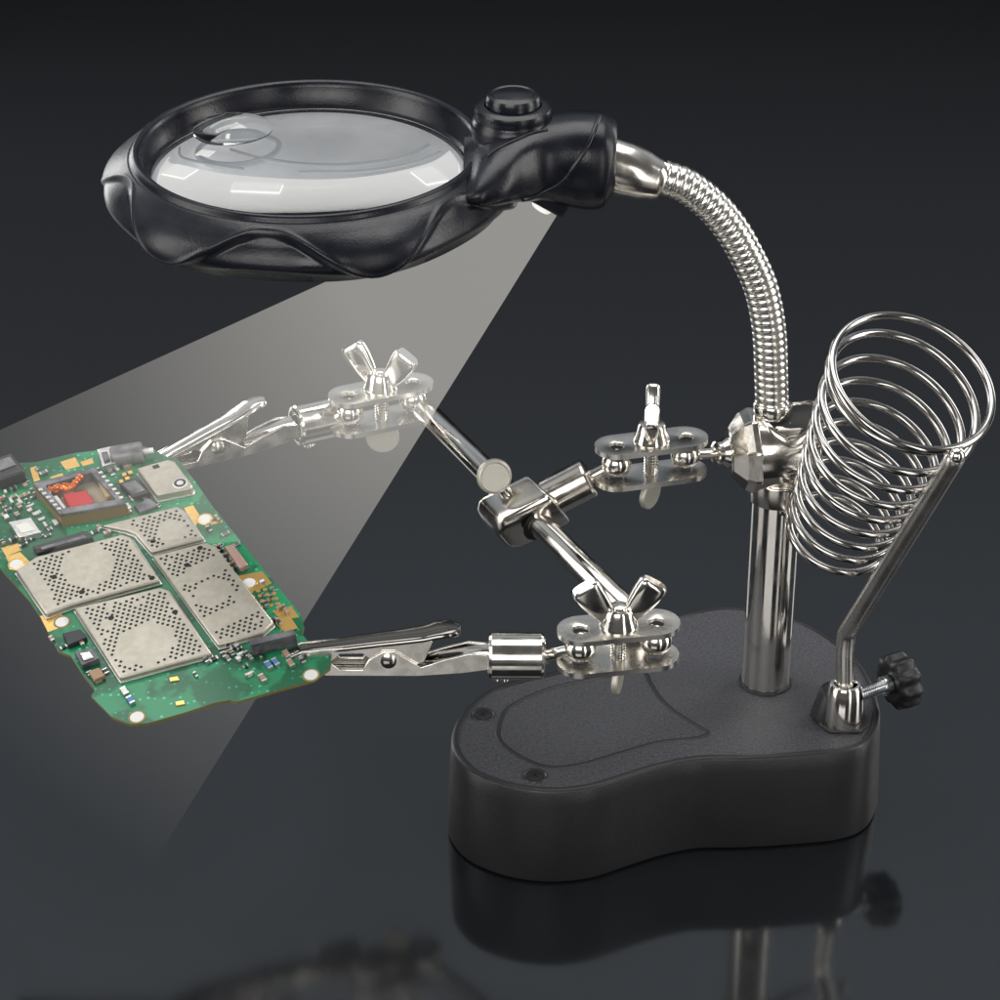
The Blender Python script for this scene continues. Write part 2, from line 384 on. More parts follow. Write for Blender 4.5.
# ------------------------------------------------------------------ swivel clamps
def stadium(c, ex, ey, L, w, n=14):
    a = L/2 - w; p = []
    for k in range(n+1): t = -math.pi/2 + math.pi*k/n; p.append(c + ex*(a + w*math.cos(t)) + ey*(w*math.sin(t)))
    for k in range(n+1): t = math.pi/2 + math.pi*k/n; p.append(c + ex*(-a + w*math.cos(t)) + ey*(w*math.sin(t)))
    return p
def plate(c, ex, ey, en, L, w, th, parent, name='clamp_plate'):
    # stadium plate with two round holes, domed rims
    m = MB(); n = 14; hx = L/2 - w*.98; hr = 2.5
    outer = stadium(c, ex, ey, L, w, n); N = len(outer)
    # a strip to the holes: build as ring fans round each hole + centre bridge
    def half(sg):
        arc = [c + ex*(sg*(L/2 - w)) + (ex*math.cos(t)*sg + ey*math.sin(t))*w for t in [-math.pi/2 + math.pi*k/n for k in range(n+1)]]
        mid = [c + ey*w*(1 - 2*k/n) for k in range(n+1)]           # straight line across the middle
        loop = arc + mid[0:]                                        # closed boundary of this half
        hc_ = c + ex*sg*hx
        hole = []
        for p in loop:
            d = (p - hc_); hole.append(hc_ + d.normalized()*hr)
        M = len(loop)
        for z, flip in ((th/2, 0), (-th/2, 1)):
            m.grid([[p + en*z for p in loop], [hc_ + (p-hc_)*1.0*((hr+ .7)/(p-hc_).length) + en*z for p in loop], [p + en*(z - math.copysign(.35, z)) for p in hole]])
        m.grid([[p + en*(th/2-.35) for p in hole], [p - en*(th/2-.35) for p in hole]])
        wall = arc
        m.grid([[p + en*th/2 for p in [mid[0]]+wall[::-1][0:]+[mid[-1]]], [p - en*th/2 for p in [mid[0]]+wall[::-1]+[mid[-1]]]], closed_u=False)
    half(1); half(-1)
    o = m.build(name, plate_m, parent, ang=40)
    return o
def wingnut(c, en, u, parent, spread=33, L=15):
    m = MB(); w = en.cross(u).normalized(); u = w.cross(en).normalized()
    m.lathe(c, en, [(5.6,0),(5.9,.5),(5.6,1.6),(4.9,3.6),(4.4,5.6),(4.0,6.2),(2.6,6.4),(2.5,5.6)], 36)
    for sg in (1, -1):
        d = (en*math.cos(math.radians(spread)) + u*sg*math.sin(math.radians(spread))).normalized()
        f = d.cross(w).normalized()
        root = c + en*2.0 + u*sg*2.6
        prof = [(0,2.6,1.5),(3,3.1,1.7),(6,3.8,2.2),(10,4.4,2.4),(L-1.6,4.6,2.5),(L-.5,4.3,2.3),(L,3.7,1.9)]
        rws = []
        for h, a, b in prof:
            rws.append([root + d*h + f*(math.copysign(abs(math.cos(t))**.55, math.cos(t))*a) + w*(math.copysign(abs(math.sin(t))**.55, math.sin(t))*b) for t in [PI2*k/28 for k in range(28)]])
        m.grid(rws, cap=True)
    return m.build('wing_nut', chrome, parent, ang=38)
def clamp(c, ex, up, yaw, disc_yaw, gap=11.5, disc_r=5.4, tear=1.0):
    ex = ex.normalized(); en = (up - ex*up.dot(ex)).normalized(); ey = en.cross(ex)
    e = empty('swivel_clamp', c, stand)
    L, w, th = 37.5, 7.3, 1.7
    for sg in (1, -1): plate(c + en*sg*gap/2, ex, ey, en, L, w, th, e)
    balls = []
    for sg in (1, -1):
        b = c + ex*sg*(L/2 - w*.98); balls.append(b)
        m = MB(); m.ball(b, 4.9, ax=ex); m.build('ball_joint', chrome, e)
    thr = [(2.1 + (.25 if i % 2 else -.15), -gap/2-2 + i*.5) for i in range(int((gap+10.5)/.5))]
    m = MB(); m.lathe(c, en, thr + [(1.2, gap/2+8.4)], 24); m.build('clamp_bolt', chrome, e, ang=30)
    m = MB(); m.box(c, ex, ey, en, 11.5, 5.2, gap-2.1); m.build('spacer', nickel, e, bevel=.5) if False else None
    wingnut(c + en*(gap/2+th/2), en, ex*math.cos(yaw) + ey*math.sin(yaw), e)
    dn = ex*math.cos(disc_yaw) + ey*math.sin(disc_yaw)
    sidev = dn.cross(en).normalized()
    cc = c - en*(gap/2 + 6.6); pts = []
    for k in range(36):
        t = PI2*k/36; z = math.cos(t)*disc_r; x = math.sin(t)*disc_r*(1 if z < 0 else 1 - .35*(z/disc_r)*tear)
        pts.append(cc + sidev*x + en*(z if z < 0 else z*1.15) - dn*1.0)
    m = MB(); m.prism(pts, dn, 2.0); m.build('bolt_head', cream, e, bevel=.5, seg=3)
    return e, balls, ex, en, ey

# right clamp, between post and cross rod
c1 = atY(651, 459, -12)
cl1, b1, *_ = clamp(c1, V((38, 10, .4)), V((0,-.02,1)), math.radians(71), math.radians(-50))
m = MB(); a = b1[0]; b = hl + V((1,0,0))
d = (b - a).normalized()
m.cyl(a, b, 1.9, 1.9, 20)
m.lathe(b, -d, [(2,-2),(4.3,-1.6),(4.9,.4),(4.9,2.0),(4.0,3.4),(3.4,4.2),(3.9,4.8),(3.7,6.2),(2.4,6.9),(1.9,7.0)], 32)
m.build('swivel_stud', chrome, stand, ang=30)

# cross rod
rA, rB = atY(413, 399, 45), atY(656, 640, -78)
rd = (rB - rA).normalized()
m = MB(); m.cyl(rA + rd*7, rB - rd*7, 4.05, 4.05, 40, .5); m.cyl(rA, rA + rd*8, 2, 2.2, 20); m.cyl(rB - rd*8, rB, 2, 2.2, 20)
m.build('cross_rod', chrome, stand)
# block on the rod: the point of the rod nearest the drawing of the block
T = min([rA.lerp(rB, k/200) for k in range(201)], key=lambda p: abs((p - onplane(529, 510, p, V((0,1,0)))).x) + abs((p - onplane(529, 510, p, V((0,1,0)))).z))
lb = b1[1]
bd_ = (lb - T).normalized()
bl = (lb - T).length
m = MB()
b3_ = rd.cross(bd_).normalized()
if b3_.z < 0: b3_ = -b3_
rws = []
for h, wr, wb, dz in ((-13.4,3.5,2.0,-2.5),(-13.0,5.6,4.2,-1.8),(-11.8,7.4,6.6,-1.0),(-9.6,8.2,8.2,-.3),(-7.5,8.4,8.8,0),(7.6,8.4,8.8,0),(8.6,8.0,8.3,0),(8.9,7.2,7.4,0)):
    rws.append([T + bd_*h + rd*(math.copysign(abs(math.cos(t))**.42, math.cos(t))*wr) + b3_*(dz + math.copysign(abs(math.sin(t))**.42, math.sin(t))*wb) for t in [PI2*(k+.5)/48 for k in range(48)]])
m.grid(rws, cap=True)
m.lathe(T, bd_, [(6.6,8.5),(6.6,bl-10.5),(6.0,bl-9.6),(2.4,bl-9.4),(2.0,bl-8),(2.0,bl)], 48)
blk = m.build('rod_block', cast, stand, bevel=.3, ang=30)
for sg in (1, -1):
    m = MB(); m.lathe(T + rd*sg*8.42, rd*sg, [(6.0,0),(5.9,.06),(4.1,.07)], 40, cap=False); m.build('bore_edge', void, blk)  # dark ring painted for the shadowed gap round the rod
sa = V((-.5, -.1, .85)).normalized(); st = T + bd_*(-2) + sa*7.5
m = MB(); m.cyl(st, st + sa*5, 2.1, 2.1, 20)
m.build('thumb_screw_shank', chrome, blk)
fn = V((.25, -.93, .28)).normalized(); fc = st + sa*9
m = MB(); m.lathe(fc - fn*1.3, fn, [(4.4,0),(5.6,.4),(5.8,1.3),(5.5,2.4),(4.8,2.8),(4.4,2.5),(.05,2.4)], 40); m.build('thumb_screw', cream, blk)

# far left clamp and near clamp on the ends of the rod
exA = V((37, 16, 1.0)).normalized(); cA = rA - exA*(37.5/2 - 7.3*.98)
cl2, b2, *_ = clamp(cA, exA, V((0,-.05,1)), math.radians(-48), math.radians(-112), disc_r=5.8, tear=.0)
exB = V((37, 6, .6)).normalized(); cB = rB - exB*(37.5/2 - 7.3*.98)
cl3, b3, *_ = clamp(cB, exB, V((0,-.05,1)), math.radians(-4), math.radians(-25), disc_r=5.2, tear=1)

# ------------------------------------------------------------------ alligator clips
def clip(ball, sleeve_c, tip, lever_open, roll=0.0, lever_mat=darkchrome):
    a = (tip - sleeve_c).normalized()
    e = empty('alligator_clip', sleeve_c, stand)
    n = V((0,0,1)); n = (n - a*n.dot(a)).normalized(); w = a.cross(n).normalized()
    n = Matrix.Rotation(roll, 3, a) @ n; w = a.cross(n).normalized()
    if w.y > 0: w = -w                      # w points at the viewer's side
    def Pn(x, z, y=0): return sleeve_c + a*x + n*z + w*y
    SL = 17.0
    m = MB(); m.lathe(Pn(-SL/2,0), a, [(6.0,0),(6.7,.25),(7.2,1.0),(7.2,SL-1.0),(6.7,SL-.25),(6.0,SL),(5.4,SL),(5.2,SL-3),(.1,SL-3.2)], 48, cap=False)
    m.lathe(Pn(-SL/2,0), -a, [(6.2,-.5),(5.8,.2),(3.4,.5),(2.2,1.2),(1.9,2)], 32, cap=False)
    m.cyl(Pn(-SL/2,0), ball, 1.9, 1.9, 20)
    m.build('sleeve', chrome, e, ang=30)
    m = MB(); m.lathe(Pn(SL/2-4.5,-7.0,0), (-n + w*.2), [(2.3,-1),(2.3,1.2),(1.7,1.8),(.1,1.9)], 20); m.build('set_screw', chrome, e)
    L = (tip - sleeve_c).length
    # distances measured along the axis from the sleeve's mouth
    k = (L - SL/2) / 62.0
    def side(pts, y): return [Pn(SL/2 + x*k, z, y) for x, z in pts]
    low = [(-2,2.2),(6,3.0),(14,.8),(21,-1.8),(24,.2),(29,3.4),(33,3.4),(37,.6),(39,-2.8),(46,-2.8),(48,-1.2),(49,-.4),(50,-2.2),(51.2,-.6),(52.4,-2.3),(53.6,-.8),(54.8,-2.3),(56,-.9),(57.2,-2.2),(58.4,-1.0),(60,-1.4),(61,-2.4),(60,-3.3),(50,-4.9),(22,-4.9),(8,-3.8),(0,-2.6),(-2,-2.4)]
    m = MB()
    for y in (3.6, -3.6): m.prism(side(low, y-.45), w, .9)
    floor_ = [(0,-2.6),(8,-3.8),(22,-4.9),(50,-4.9),(60,-3.4)]
    ws = [2.6,3.4,3.6,3.4,2.0]
    m.grid([[Pn(SL/2+x*k, z, -wy), Pn(SL/2+x*k, z-.5, -wy*.8), Pn(SL/2+x*k, z-.7, 0), Pn(SL/2+x*k, z-.5, wy*.8), Pn(SL/2+x*k, z, wy)] for (x, z), wy in zip(floor_, ws)], closed_u=False)
    m.build('lower_jaw', nickel, e, bevel=.18, ang=30)
    # crimped tail with a length of wire screwed in
    m = MB(); m.tube([Pn(SL/2-3,0,0), Pn(SL/2+3,.4,0), Pn(SL/2+9,.2,1.0), Pn(SL/2+15,-.5,1.0), Pn(SL/2+19,-1.5,.5)], [3.4,3.0,2.2,1.9,1.0], 12, rfun=lambda s, a_, r: r*(1+.16*math.sin(3*a_ + s*1.1)))
    m.build('crimped_tail', chrome, e)
    # upper jaw turns about the pivot
    pv = (31, .4); ca, sa_ = math.cos(lever_open), math.sin(lever_open)
    def rot(x, z):
        dx, dz = (x*k - pv[0]*k), z - pv[1]
        return pv[0]*k + dx*ca + dz*sa_, pv[1] - dx*sa_ + dz*ca       # opening lifts the back, lowers the tip
    def U(x, z, y): X, Z = rot(x, z); return Pn(SL/2 + X, Z, y)
    upj = [(17,6.5),(20,-.8),(24,-2.0),(30,-2.4),(35,-.8),(39,2.6),(46,2.6),(47.5,1.0),(49,.2),(50,1.4),(51.2,.2),(52.4,1.4),(53.6,.2),(54.8,1.4),(56,.3),(57.2,1.4),(58.4,.4),(60.5,.8),(61.5,1.8),(58,3.6),(40,5.0),(20,7.6)]
    m = MB()
    for y in (2.7, -2.7): m.prism([U(x, z, y-.4) for x, z in upj], w, .8)
    m.build('upper_jaw', nickel, e, bevel=.15, ang=30)
    # lever: a pressed channel, wide and rounded at the back, narrow at the tip
    st_ = [(8.2,9.6,.6),(8.8,9.9,2.6),(10,10.2,3.9),(12.5,10.4,4.7),(16,10.0,4.9),(20,8.8,4.4),(26,7.9,4.0),(34,6.9,3.7),(44,5.5,3.3),(54,4.2,2.8),(60,3.0,2.3),(62.2,2.2,1.9),(63.0,1.2,1.5)]
    rws = []
    for x, z, wy in st_:
        sec = []
        for t in range(13):
            q = math.pi*t/12
            sec.append(U(x, z - 1.7*(1-math.sin(q)**.6), wy*math.cos(q)))
        for t in range(13):
            q = math.pi*(12-t)/12
            sec.append(U(x, z - .9 - 1.3*(1-math.sin(q)**.6), (wy-.5 if wy > 1 else wy*.5)*math.cos(q)))
        rws.append(sec)
    m = MB(); m.grid(rws, cap=True); m.build('lever', lever_mat, e, ang=50)
    m = MB(); m.cyl(Pn(SL/2+31*k,.4,-4.6), Pn(SL/2+31*k,.4,4.6), 1.5, 1.5, 20, .3); m.lathe(Pn(SL/2+31*k,.4,4.1), w, [(2.4,0),(2.4,.3),(1.5,.8),(.05,.9)], 24); m.build('rivet', chrome, e)
    return a, n, w
sB = atY(516, 656, -78); tipB = atY(289, 655, -80)
clip(b3[1], sB, tipB, math.radians(1.5))
sA = atY(318, 421, 38); tipA = atY(131, 463, 8)
clip(b2[1], sA, tipA, math.radians(11), lever_mat=chrome)

# ------------------------------------------------------------------ soldering iron holder (socket, bent rod, coil)
soc = atZ(845, 732, TZ) + V((0, 6, 0))
m = MB(); m.lathe(soc, V((0,0,1)), [(6.9,0),(7.0,.6),(6.1,10.5),(5.3,14.6),(4.9,15.2),(4.0,15.3),(3.6,14.4)], 48, cap=False); sk = m.build('holder_socket', chrome, stand)
m = MB(); m.prism([soc + V(p) for p in ((-8,-3,0),(-5,-7.2,0),(5,-7.2,0),(8,-3,0),(8,9,0),(-8,9,0))], V((0,0,1)), 1.2)
m.lathe(soc + V((-3.2,3.6,0)), V((.12,-.1,1)), [(7.2,0),(6.0,10),(5.2,11)], 32); m.build('socket_bracket', plastic, stand, bevel=.8)
kd = V((.90, .42, .10)).normalized(); ks = soc + V((0,0,8.5)) + kd*4
m = MB(); thr = [(2.0+(.16 if i % 2 else 0), i*.4) for i in range(40)]; m.lathe(ks, kd, thr, 20)
m.lathe(ks, kd, [(2.6,11),(3.4,11.2),(3.4,13.5),(2.6,13.8)], 24)
m.build('knob_screw', zinc, sk)
m = MB(); kc = ks + kd*13.8; u, w = perp(kd); rws = []
for h, sc_, lob in ((0,.55,.0),(-.2,.62,0),(-.2,.8,.03),(.6,.93,.06),(1.6,1,.07),(6.2,1,.07),(7.4,.93,.06),(8.0,.8,.03),(8.0,.01,0)):
    rws.append([kc + kd*h + (u*math.cos(t)+w*math.sin(t))*(9.3*sc_*(1 + lob*math.cos(10*t))) for t in [PI2*i/120 for i in range(120)]])
m.grid(rws, cap=True); m.build('thumb_knob', rubber, sk, ang=50)

holder = empty('iron_holder', soc, stand)
r0 = soc + V((0,0,10)); r1 = soc + (atY(846, 640, soc.y) - atY(846, 690, soc.y)); r1 = atY(846, 634, soc.y)
rtop = atY(955, 458, soc.y - 42)
d1 = (rtop - r1).normalized()
bend = [V((r0.x, r0.y, r0.z)), V((r1.x, r1.y, r1.z-7)), V((r1.x, r1.y, r1.z-3)), V((r1.x,r1.y,r1.z)) + d1*1.2 + V((0.0,0,0)), r1 + d1*6]
pts = [r0, r0.lerp(bend[1], .5)] + [p for p in catmull(bend[1:], 5)] + [r1 + d1*20, rtop - d1*2, rtop, rtop + d1*1.2, rtop + d1*2]
L_ = len(pts)
m = MB(); m.tube(pts, [3.0]*(L_-2) + [2.4, 1.0], 28); m.build('support_rod', plate_m, holder, ang=60)
# coil
toC = -FW
ax = (toC*math.cos(math.radians(38.5)) + (RT*.40 + UP*.915)*math.sin(math.radians(38.5))).normalized()
Rt, Rb = 25.2, 16.5
vv = (toC*math.sin(math.radians(38.5)) - (RT*.40 + UP*.915)*math.cos(math.radians(38.5))).normalized()  # nearest, lowest point of a ring
uu = ax.cross(vv).normalized()
if uu.dot(RT) < 0: uu = -uu
# ring centre so that its near right point touches the top of the rod
th0 = math.radians(60)
ctop = rtop + d1*1.5 - (vv*math.sin(th0) + uu*math.cos(th0))*Rt
ctop2 = onplane(911, 383, ctop, FW)
ctop = ctop2
LEN = 84.0; TURNS = 8.88
cdir = (ax - RT*.085).normalized()
pts = []; N = int(TURNS*72)
for i in range(N + 1):
    t = i / N; ang = th0 + PI2*TURNS*t
    z = LEN * (t**.88)
    r = Rt + (Rb - Rt)*min(1, t*1.05)
    pts.append(ctop - cdir*z + (vv*math.sin(ang) + uu*math.cos(ang))*r)
rads = [1.4]*len(pts)
CA = 1; m = MB(); m.tube(pts, rads, 14); m.ball(pts[-1], 1.0, 14); m.ball(pts[0], 1.1, 14)
m.build('coil_spring', wire_m, holder, ang=180)
pts = [ctop + ax*(.9) + (vv*math.sin(PI2*i/120) + uu*math.cos(PI2*i/120))*(Rt+.3) for i in range(120)]
m = MB(); m.tube(pts, 1.25, 16, closed=True); m.build('top_ring', wire_m, holder, ang=180)
m = MB(); m.ball(rtop + d1*1.2, 2.6, 20, ax=d1); m.build('weld_bead', chrome, holder)

# ------------------------------------------------------------------ circuit board
q1, q2 = atY(160, 456, 9), atY(303, 636, -74)
q3 = atY(120, 724, -104)
bn = (q2 - q1).cross(q3 - q2).normalized()
if bn.z < 0: bn = -bn
board = empty('circuit_board', q2)
tag(board, 'green phone circuit board with perforated metal shields held between two clips', 'circuit board')
bu = (q2 - q1).normalized(); bv = bn.cross(bu).normalized()
def B(px, py, h=0): return onplane(px, py, q1 + bn*h, bn)
def fr(p): d = p - q1; return d.dot(bu), d.dot(bv)
def W(u, v, h): return q1 + bu*u + bv*v + bn*h
green = bpy.data.materials.new('solder_mask'); green.use_nodes = True
b = green.node_tree.nodes['Principled BSDF']; b.inputs['Roughness'].default_value = .28
tc = node(green, 'ShaderNodeTexCoord'); vo = node(green, 'ShaderNodeTexVoronoi'); vo.inputs['Scale'].default_value = 420; vo.inputs['Randomness'].default_value = .35
cr = node(green, 'ShaderNodeValToRGB'); el = cr.color_ramp.elements; el[0].position = .13; el[0].color = (.06,.42,.28,1); el[1].position = .22; el[1].color = (.012,.165,.072,1)
no = node(green, 'ShaderNodeTexNoise'); no.inputs['Scale'].default_value = 70; no.inputs['Detail'].default_value = 3
cr2 = node(green, 'ShaderNodeValToRGB'); e2 = cr2.color_ramp.elements; e2[0].position = .46; e2[0].color = (.55,.6,.6,1); e2[1].position = .52; e2[1].color = (1.25,1.2,1.2,1)
mx_ = node(green, 'ShaderNodeMix', data_type='RGBA', blend_type='MULTIPLY'); mx_.inputs[0].default_value = 1
L = green.node_tree.links
L.new(tc.outputs['Object'], vo.inputs['Vector']); L.new(tc.outputs['Object'], no.inputs['Vector'])
L.new(vo.outputs['Distance'], cr.inputs['Fac']); L.new(no.outputs['Fac'], cr2.inputs['Fac'])
L.new(cr.outputs['Color'], mx_.inputs[6]); L.new(cr2.outputs['Color'], mx_.inputs[7]); L.new(mx_.outputs[2], b.inputs['Base Color'])
bp = node(green, 'ShaderNodeBump'); bp.inputs['Strength'].default_value = .25; bp.inputs['Distance'].default_value = .0001
L.new(no.outputs['Fac'], bp.inputs['Height']); L.new(bp.outputs['Normal'], b.inputs['Normal'])
edge = mat('board_edge', (.20,.17,.06), .5)
shield_m = bump(mat('shield_nickel', (.50,.47,.41), .40, .7), 500, .25, .0002, 5, rough_var=(.36,.5,70), colvar=((.40,.375,.315),(.45,.425,.365),420))
gold = bump(mat('gold_pad', (.75,.48,.16), .3, .85), 400, .3, .0002)
black_ic = bump(mat('chip_black', (.022,.023,.027), .4), 900, .2, .0001)
grey_ic = bump(mat('connector_grey', (.12,.12,.13), .4, .3), 600, .3, .0002, colvar=((.07,.07,.08),(.2,.2,.21),200))
silver = bump(mat('tin', (.62,.61,.60), .3, .9), 500, .3, .0002)
ceramic = mat('capacitor_brown', (.28,.18,.11), .45); blue = mat('resistor_blue', (.05,.16,.38), .4); pale = mat('capacitor_pale', (.6,.6,.56), .4)
whitem = mat('bare_white', (.62,.62,.60), .5); red = mat('red_film', (.42,.02,.025), .25); copper = bump(mat('copper_winding', (.55,.13,.03), .3, .6), 300, .6, .0005)
amber = mat('amber_glue', (.20,.13,.04), .3)
bo = [(-46,472),(-38,466),(36,462),(75,453),(92,451),(104,449),(140,446),(152,448),(163,455),(180,461),(197,484),(214,508),(256,560),(287,598),(302,617),(304,626),(302,634),(311,645),(325,652),(331,659),(330,668),(314,680),(288,687),(260,695),(236,702),(230,700),(214,703),(205,706),(183,713),(148,723),(130,724),(112,717),(99,704),(91,696),(95,690),(83,675),(71,656),(58,651),(49,634),(40,616),(29,600),(3,571),(-20,540)]
poly = [B(x, y, 0) for x, y in bo]
m = MB(); N = len(poly)
m.add(poly, [list(range(N))]); m.add([p - bn*1.1 for p in poly], [list(range(N))])
m.mi = 1; m.grid([poly, [p - bn*1.1 for p in poly]])
sub = m.build('substrate', [green, edge], board, ang=30)
def slab(px, h0, h1, name, mt, parent=board, bevel=.25):
    top_ = [B(x, y, h1) for x, y in px]
    m = MB(); m.prism([p - bn*(h1-h0) for p in top_], bn, h1-h0)
    return m.build(name, mt, parent, bevel=bevel, ang=30)
def inside(p, poly):
    x, y = p; c = False; j = len(poly)-1
    for i in range(len(poly)):
        xi, yi = poly[i]; xj, yj = poly[j]
        if (yi > y) != (yj > y) and x < (xj-xi)*(y-yi)/(yj-yi)+xi: c = not c
        j = i
    return c
def inset_ok(p, poly, d):
    return all(inside((p[0]+d*math.cos(k*math.pi/4), p[1]+d*math.sin(k*math.pi/4)), poly) for k in range(8))
def shield(px, h, blanks, extra=(), pitch=2.05, mt=shield_m):
    o = slab(px, .05, h, 'shield_can', mt, bevel=.5)
    # low flange round the foot of the can
    topw = [B(x, y, h) - bn*(h-.4) for x, y in px]; c = sum(topw, V((0,0,0)))/len(topw)
    m = MB(); m.prism([p + (p-c).normalized()*.55 - bn*.35 for p in topw], bn, .55); m.build('shield_rim', silver, o, bevel=.1)
    P2 = [fr(B(x, y, h)) for x, y in px]
    us = [p[0] for p in P2]; vs = [p[1] for p in P2]
    bl_ = []
    for x, y, ru, rv in blanks: bl_.append((*fr(B(x, y, h)), ru, rv))
    m = MB(); r = .5
    i = 0; u = min(us)
    while u < max(us):
        v = min(vs) + (pitch*.5 if i % 2 else 0)
        while v < max(vs):
            if inset_ok((u, v), P2, 1.7) and not any(((u-a)/ru)**2 + ((v-b_)/rv)**2 < 1 for a, b_, ru, rv in bl_) and random.random() > .03:
                m.prism([W(u + r*math.cos(PI2*k/10), v + r*math.sin(PI2*k/10), h-.03) for k in range(10)], bn, .07)
            v += pitch
        u += pitch*.68; i += 1
    for x, y in extra:
        a, b_ = fr(B(x, y, h)); m.prism([W(a + .95*math.cos(PI2*k/14), b_ + .95*math.sin(PI2*k/14), h-.03) for k in range(14)], bn, .085)
    if m.v: m.build('perforation', void, o)
    return o
shield([(15,570),(37,556),(122,534),(131,537),(160,580),(73,604),(46,614)], 2.2, [(88,566,9.5,8.5),(30,585,22,4.2)], [(54,577),(82,592),(152,578)])
shield([(74,608),(160,587),(169,590),(212,653),(120,678)], 2.2, [(145,644,8.5,9.5),(106,625,1.5,1.5)], [(111,618),(175,612)])
shield([(102,525),(177,506),(185,510),(204,538),(151,552),(135,533),(126,530)], 2.0, [(172,531,5.2,5),(112,526,2.5,3)], [(153,541)])
shield([(152,556),(205,542),(216,546),(274,622),(262,633),(218,645)], 2.0, [(209,568,3.5,12),(213,592,5.8,6),(244,600,4.5,3.0),(225,618,3.5,14)], [(187,565),(200,548)])
e5 = shield([(136,468),(168,459),(175,461),(193,485),(191,488),(157,495)], 3.2, [(165,478,60,60)], [])
c = B(180, 483, 3.2)
m = MB(); m.lathe(c - bn*.1, bn, [(2.5,0),(2.5,.14),(2.0,.16)], 28, cap=False); m.lathe(c - bn*.1, bn, [(1.2,0),(1.1,.3),(.05,.32)], 20); m.build('contact_eyelet', silver, e5)
m = MB(); m.lathe(c, bn, [(2.1,.02),(.05,.03)], 24); m.build('eyelet_recess', void, e5)
slab([(152,466),(158,464),(160,467),(154,469)], 3.15, 3.28, 'slot', void, e5, bevel=0)
# camera module
cam = empty('camera_module', B(80, 495, 0), board)
outer = [(33,483),(95,467),(126,503),(60,514)]; innr = [(45,485),(91,472),(116,499),(63,508)]
To = [B(x, y, 5.6) for x, y in outer]; Ti = [B(x, y, 5.6) for x, y in innr]
m = MB(); m.grid([[p - bn*5.5 for p in To], To, Ti, [p - bn*4.2 for p in Ti]]); m.build('housing', grey_ic, cam, bevel=.3, ang=30)
m = MB(); m.grid([[p - bn*5.5 + (p-B(80,492,5.6)).normalized()*.25 for p in To], [p - bn*1.2 + (p-B(80,492,5.6)).normalized()*.25 for p in To]]); m.build('housing_band', amber, cam)
m = MB(); m.prism([p - bn*4.4 for p in Ti], bn, .3); m.build('cavity_floor', mat('cavity', (.35,.3,.22), .5), cam)
slab([(62,494),(86,490),(95,503),(70,508)], 1.2, 3.6, 'red_window', red, cam, bevel=.4)
cp = [B(48,492,3.6), B(58,487,4.6), B(68,489,4.0), B(76,482,4.6), B(82,475,5.8)]
m = MB(); m.tube(catmull(cp, 8), 1.1, 10, rfun=lambda s, a, r: r*(1+.15*math.sin(s*5))); m.tube(catmull([B(48,488,4.4), B(56,491,3.6), B(64,485,4.4), B(73,487,4.2)], 8), .9, 10); m.build('flex_winding', copper, cam)
slab([(96,478),(104,476),(114,494),(106,497)], 1.0, 4.2, 'prism_block', mat('pale_ochre', (.42,.30,.16), .4), cam)
slab([(52,496),(57,495),(66,508),(61,510)], 1.0, 4.4, 'white_bracket', pale, cam)
for x, y in ((49,493),(57,486),(101,480)):
    m = MB(); m.ball(B(x, y, 4.6), .7, 12); m.build('solder_dot', whitem, cam)
for x0,y0,x1,y1,nn in ((38,488,60,511,6),(98,471,122,500,7)):
    for k in range(nn):
        t = (k+.5)/nn; x = x0+(x1-x0)*t; y = y0+(y1-y0)*t
        slab([(x-2,y-1.4),(x+2.4,y-2.2),(x+3.4,y-.2),(x-1,y+.6)], 5.5, 5.9, 'contact_pad', silver, cam, bevel=.08)
# chips and connectors
slab([(8,522),(31,517),(41,532),(19,537)], .02, 2.6, 'metal_chip', silver)
slab([(15,525),(28,522),(34,530),(22,533)], 2.6, 2.75, 'chip_lid', pale, bevel=0)
slab([(32,546),(86,530),(93,537),(37,553)], .02, 2.4, 'board_connector', black_ic)
slab([(40,547),(84,534.5),(87,537),(42,549.5)], 2.4, 2.9, 'connector_bar', grey_ic)
slab([(119,483),(136,478),(150,492),(133,497)], .02, 2.0, 'chip', black_ic)
slab([(122,484),(135,480),(145,490),(133,494)], 2.0, 2.12, 'chip_top', grey_ic, bevel=0)
slab([(133,505),(150,498),(158,505),(140,512)], .02, 1.4, 'filter', grey_ic)
m = MB(); a_, b_ = B(111,457,2.6), B(143,452,2.6); m.cyl(a_, b_, 3.6, 3.6, 32, .5); m.build('vibration_motor', grey_ic, board)
m = MB(); m.cyl(b_, b_ + (b_-a_).normalized()*3.5, 1.0, 1.0, 16, .2); m.build('motor_shaft', whitem, board)
slab([(97,449),(110,446),(116,462),(102,466)], .02, 3.2, 'spring_contact', silver)
slab([(101,452),(107,451),(110,459),(104,461)], 3.2, 4.2, 'contact_tongue', grey_ic)
slab([(-16,462),(12,452),(25,470),(-2,480)], .02, 5.0, 'headset_jack', black_ic, bevel=.8)
slab([(-6,462),(10,456),(16,464),(0,470)], 5.0, 5.7, 'jack_cap', grey_ic)
slab([(224,546),(233,544),(248,564),(240,568)], .02, 2.2, 'crystal', mat('crystal_pink', (.42,.28,.24), .35, .4))
slab([(248,640),(293,629),(296,634),(251,645)], .02, 5.2, 'battery_connector', grey_ic)
for k in range(5):
    t = (k+.5)/5; x = 250+43*t; y = 645-11*t
    slab([(x-1.5,y+6),(x+1.5,y+5.2),(x+2.5,y+8),(x-.5,y+9)], .02, 1.4, 'connector_pin', silver, bevel=.1)
slab([(62,633),(80,629),(87,637),(68,645)], .02, 2.0, 'chip', black_ic)
slab([(74,652),(92,648),(99,658),(82,665)], .02, 2.4, 'switch_body', grey_ic)
slab([(79,653),(90,651),(94,657),(84,660)], 2.4, 3.0, 'switch_plate', silver)
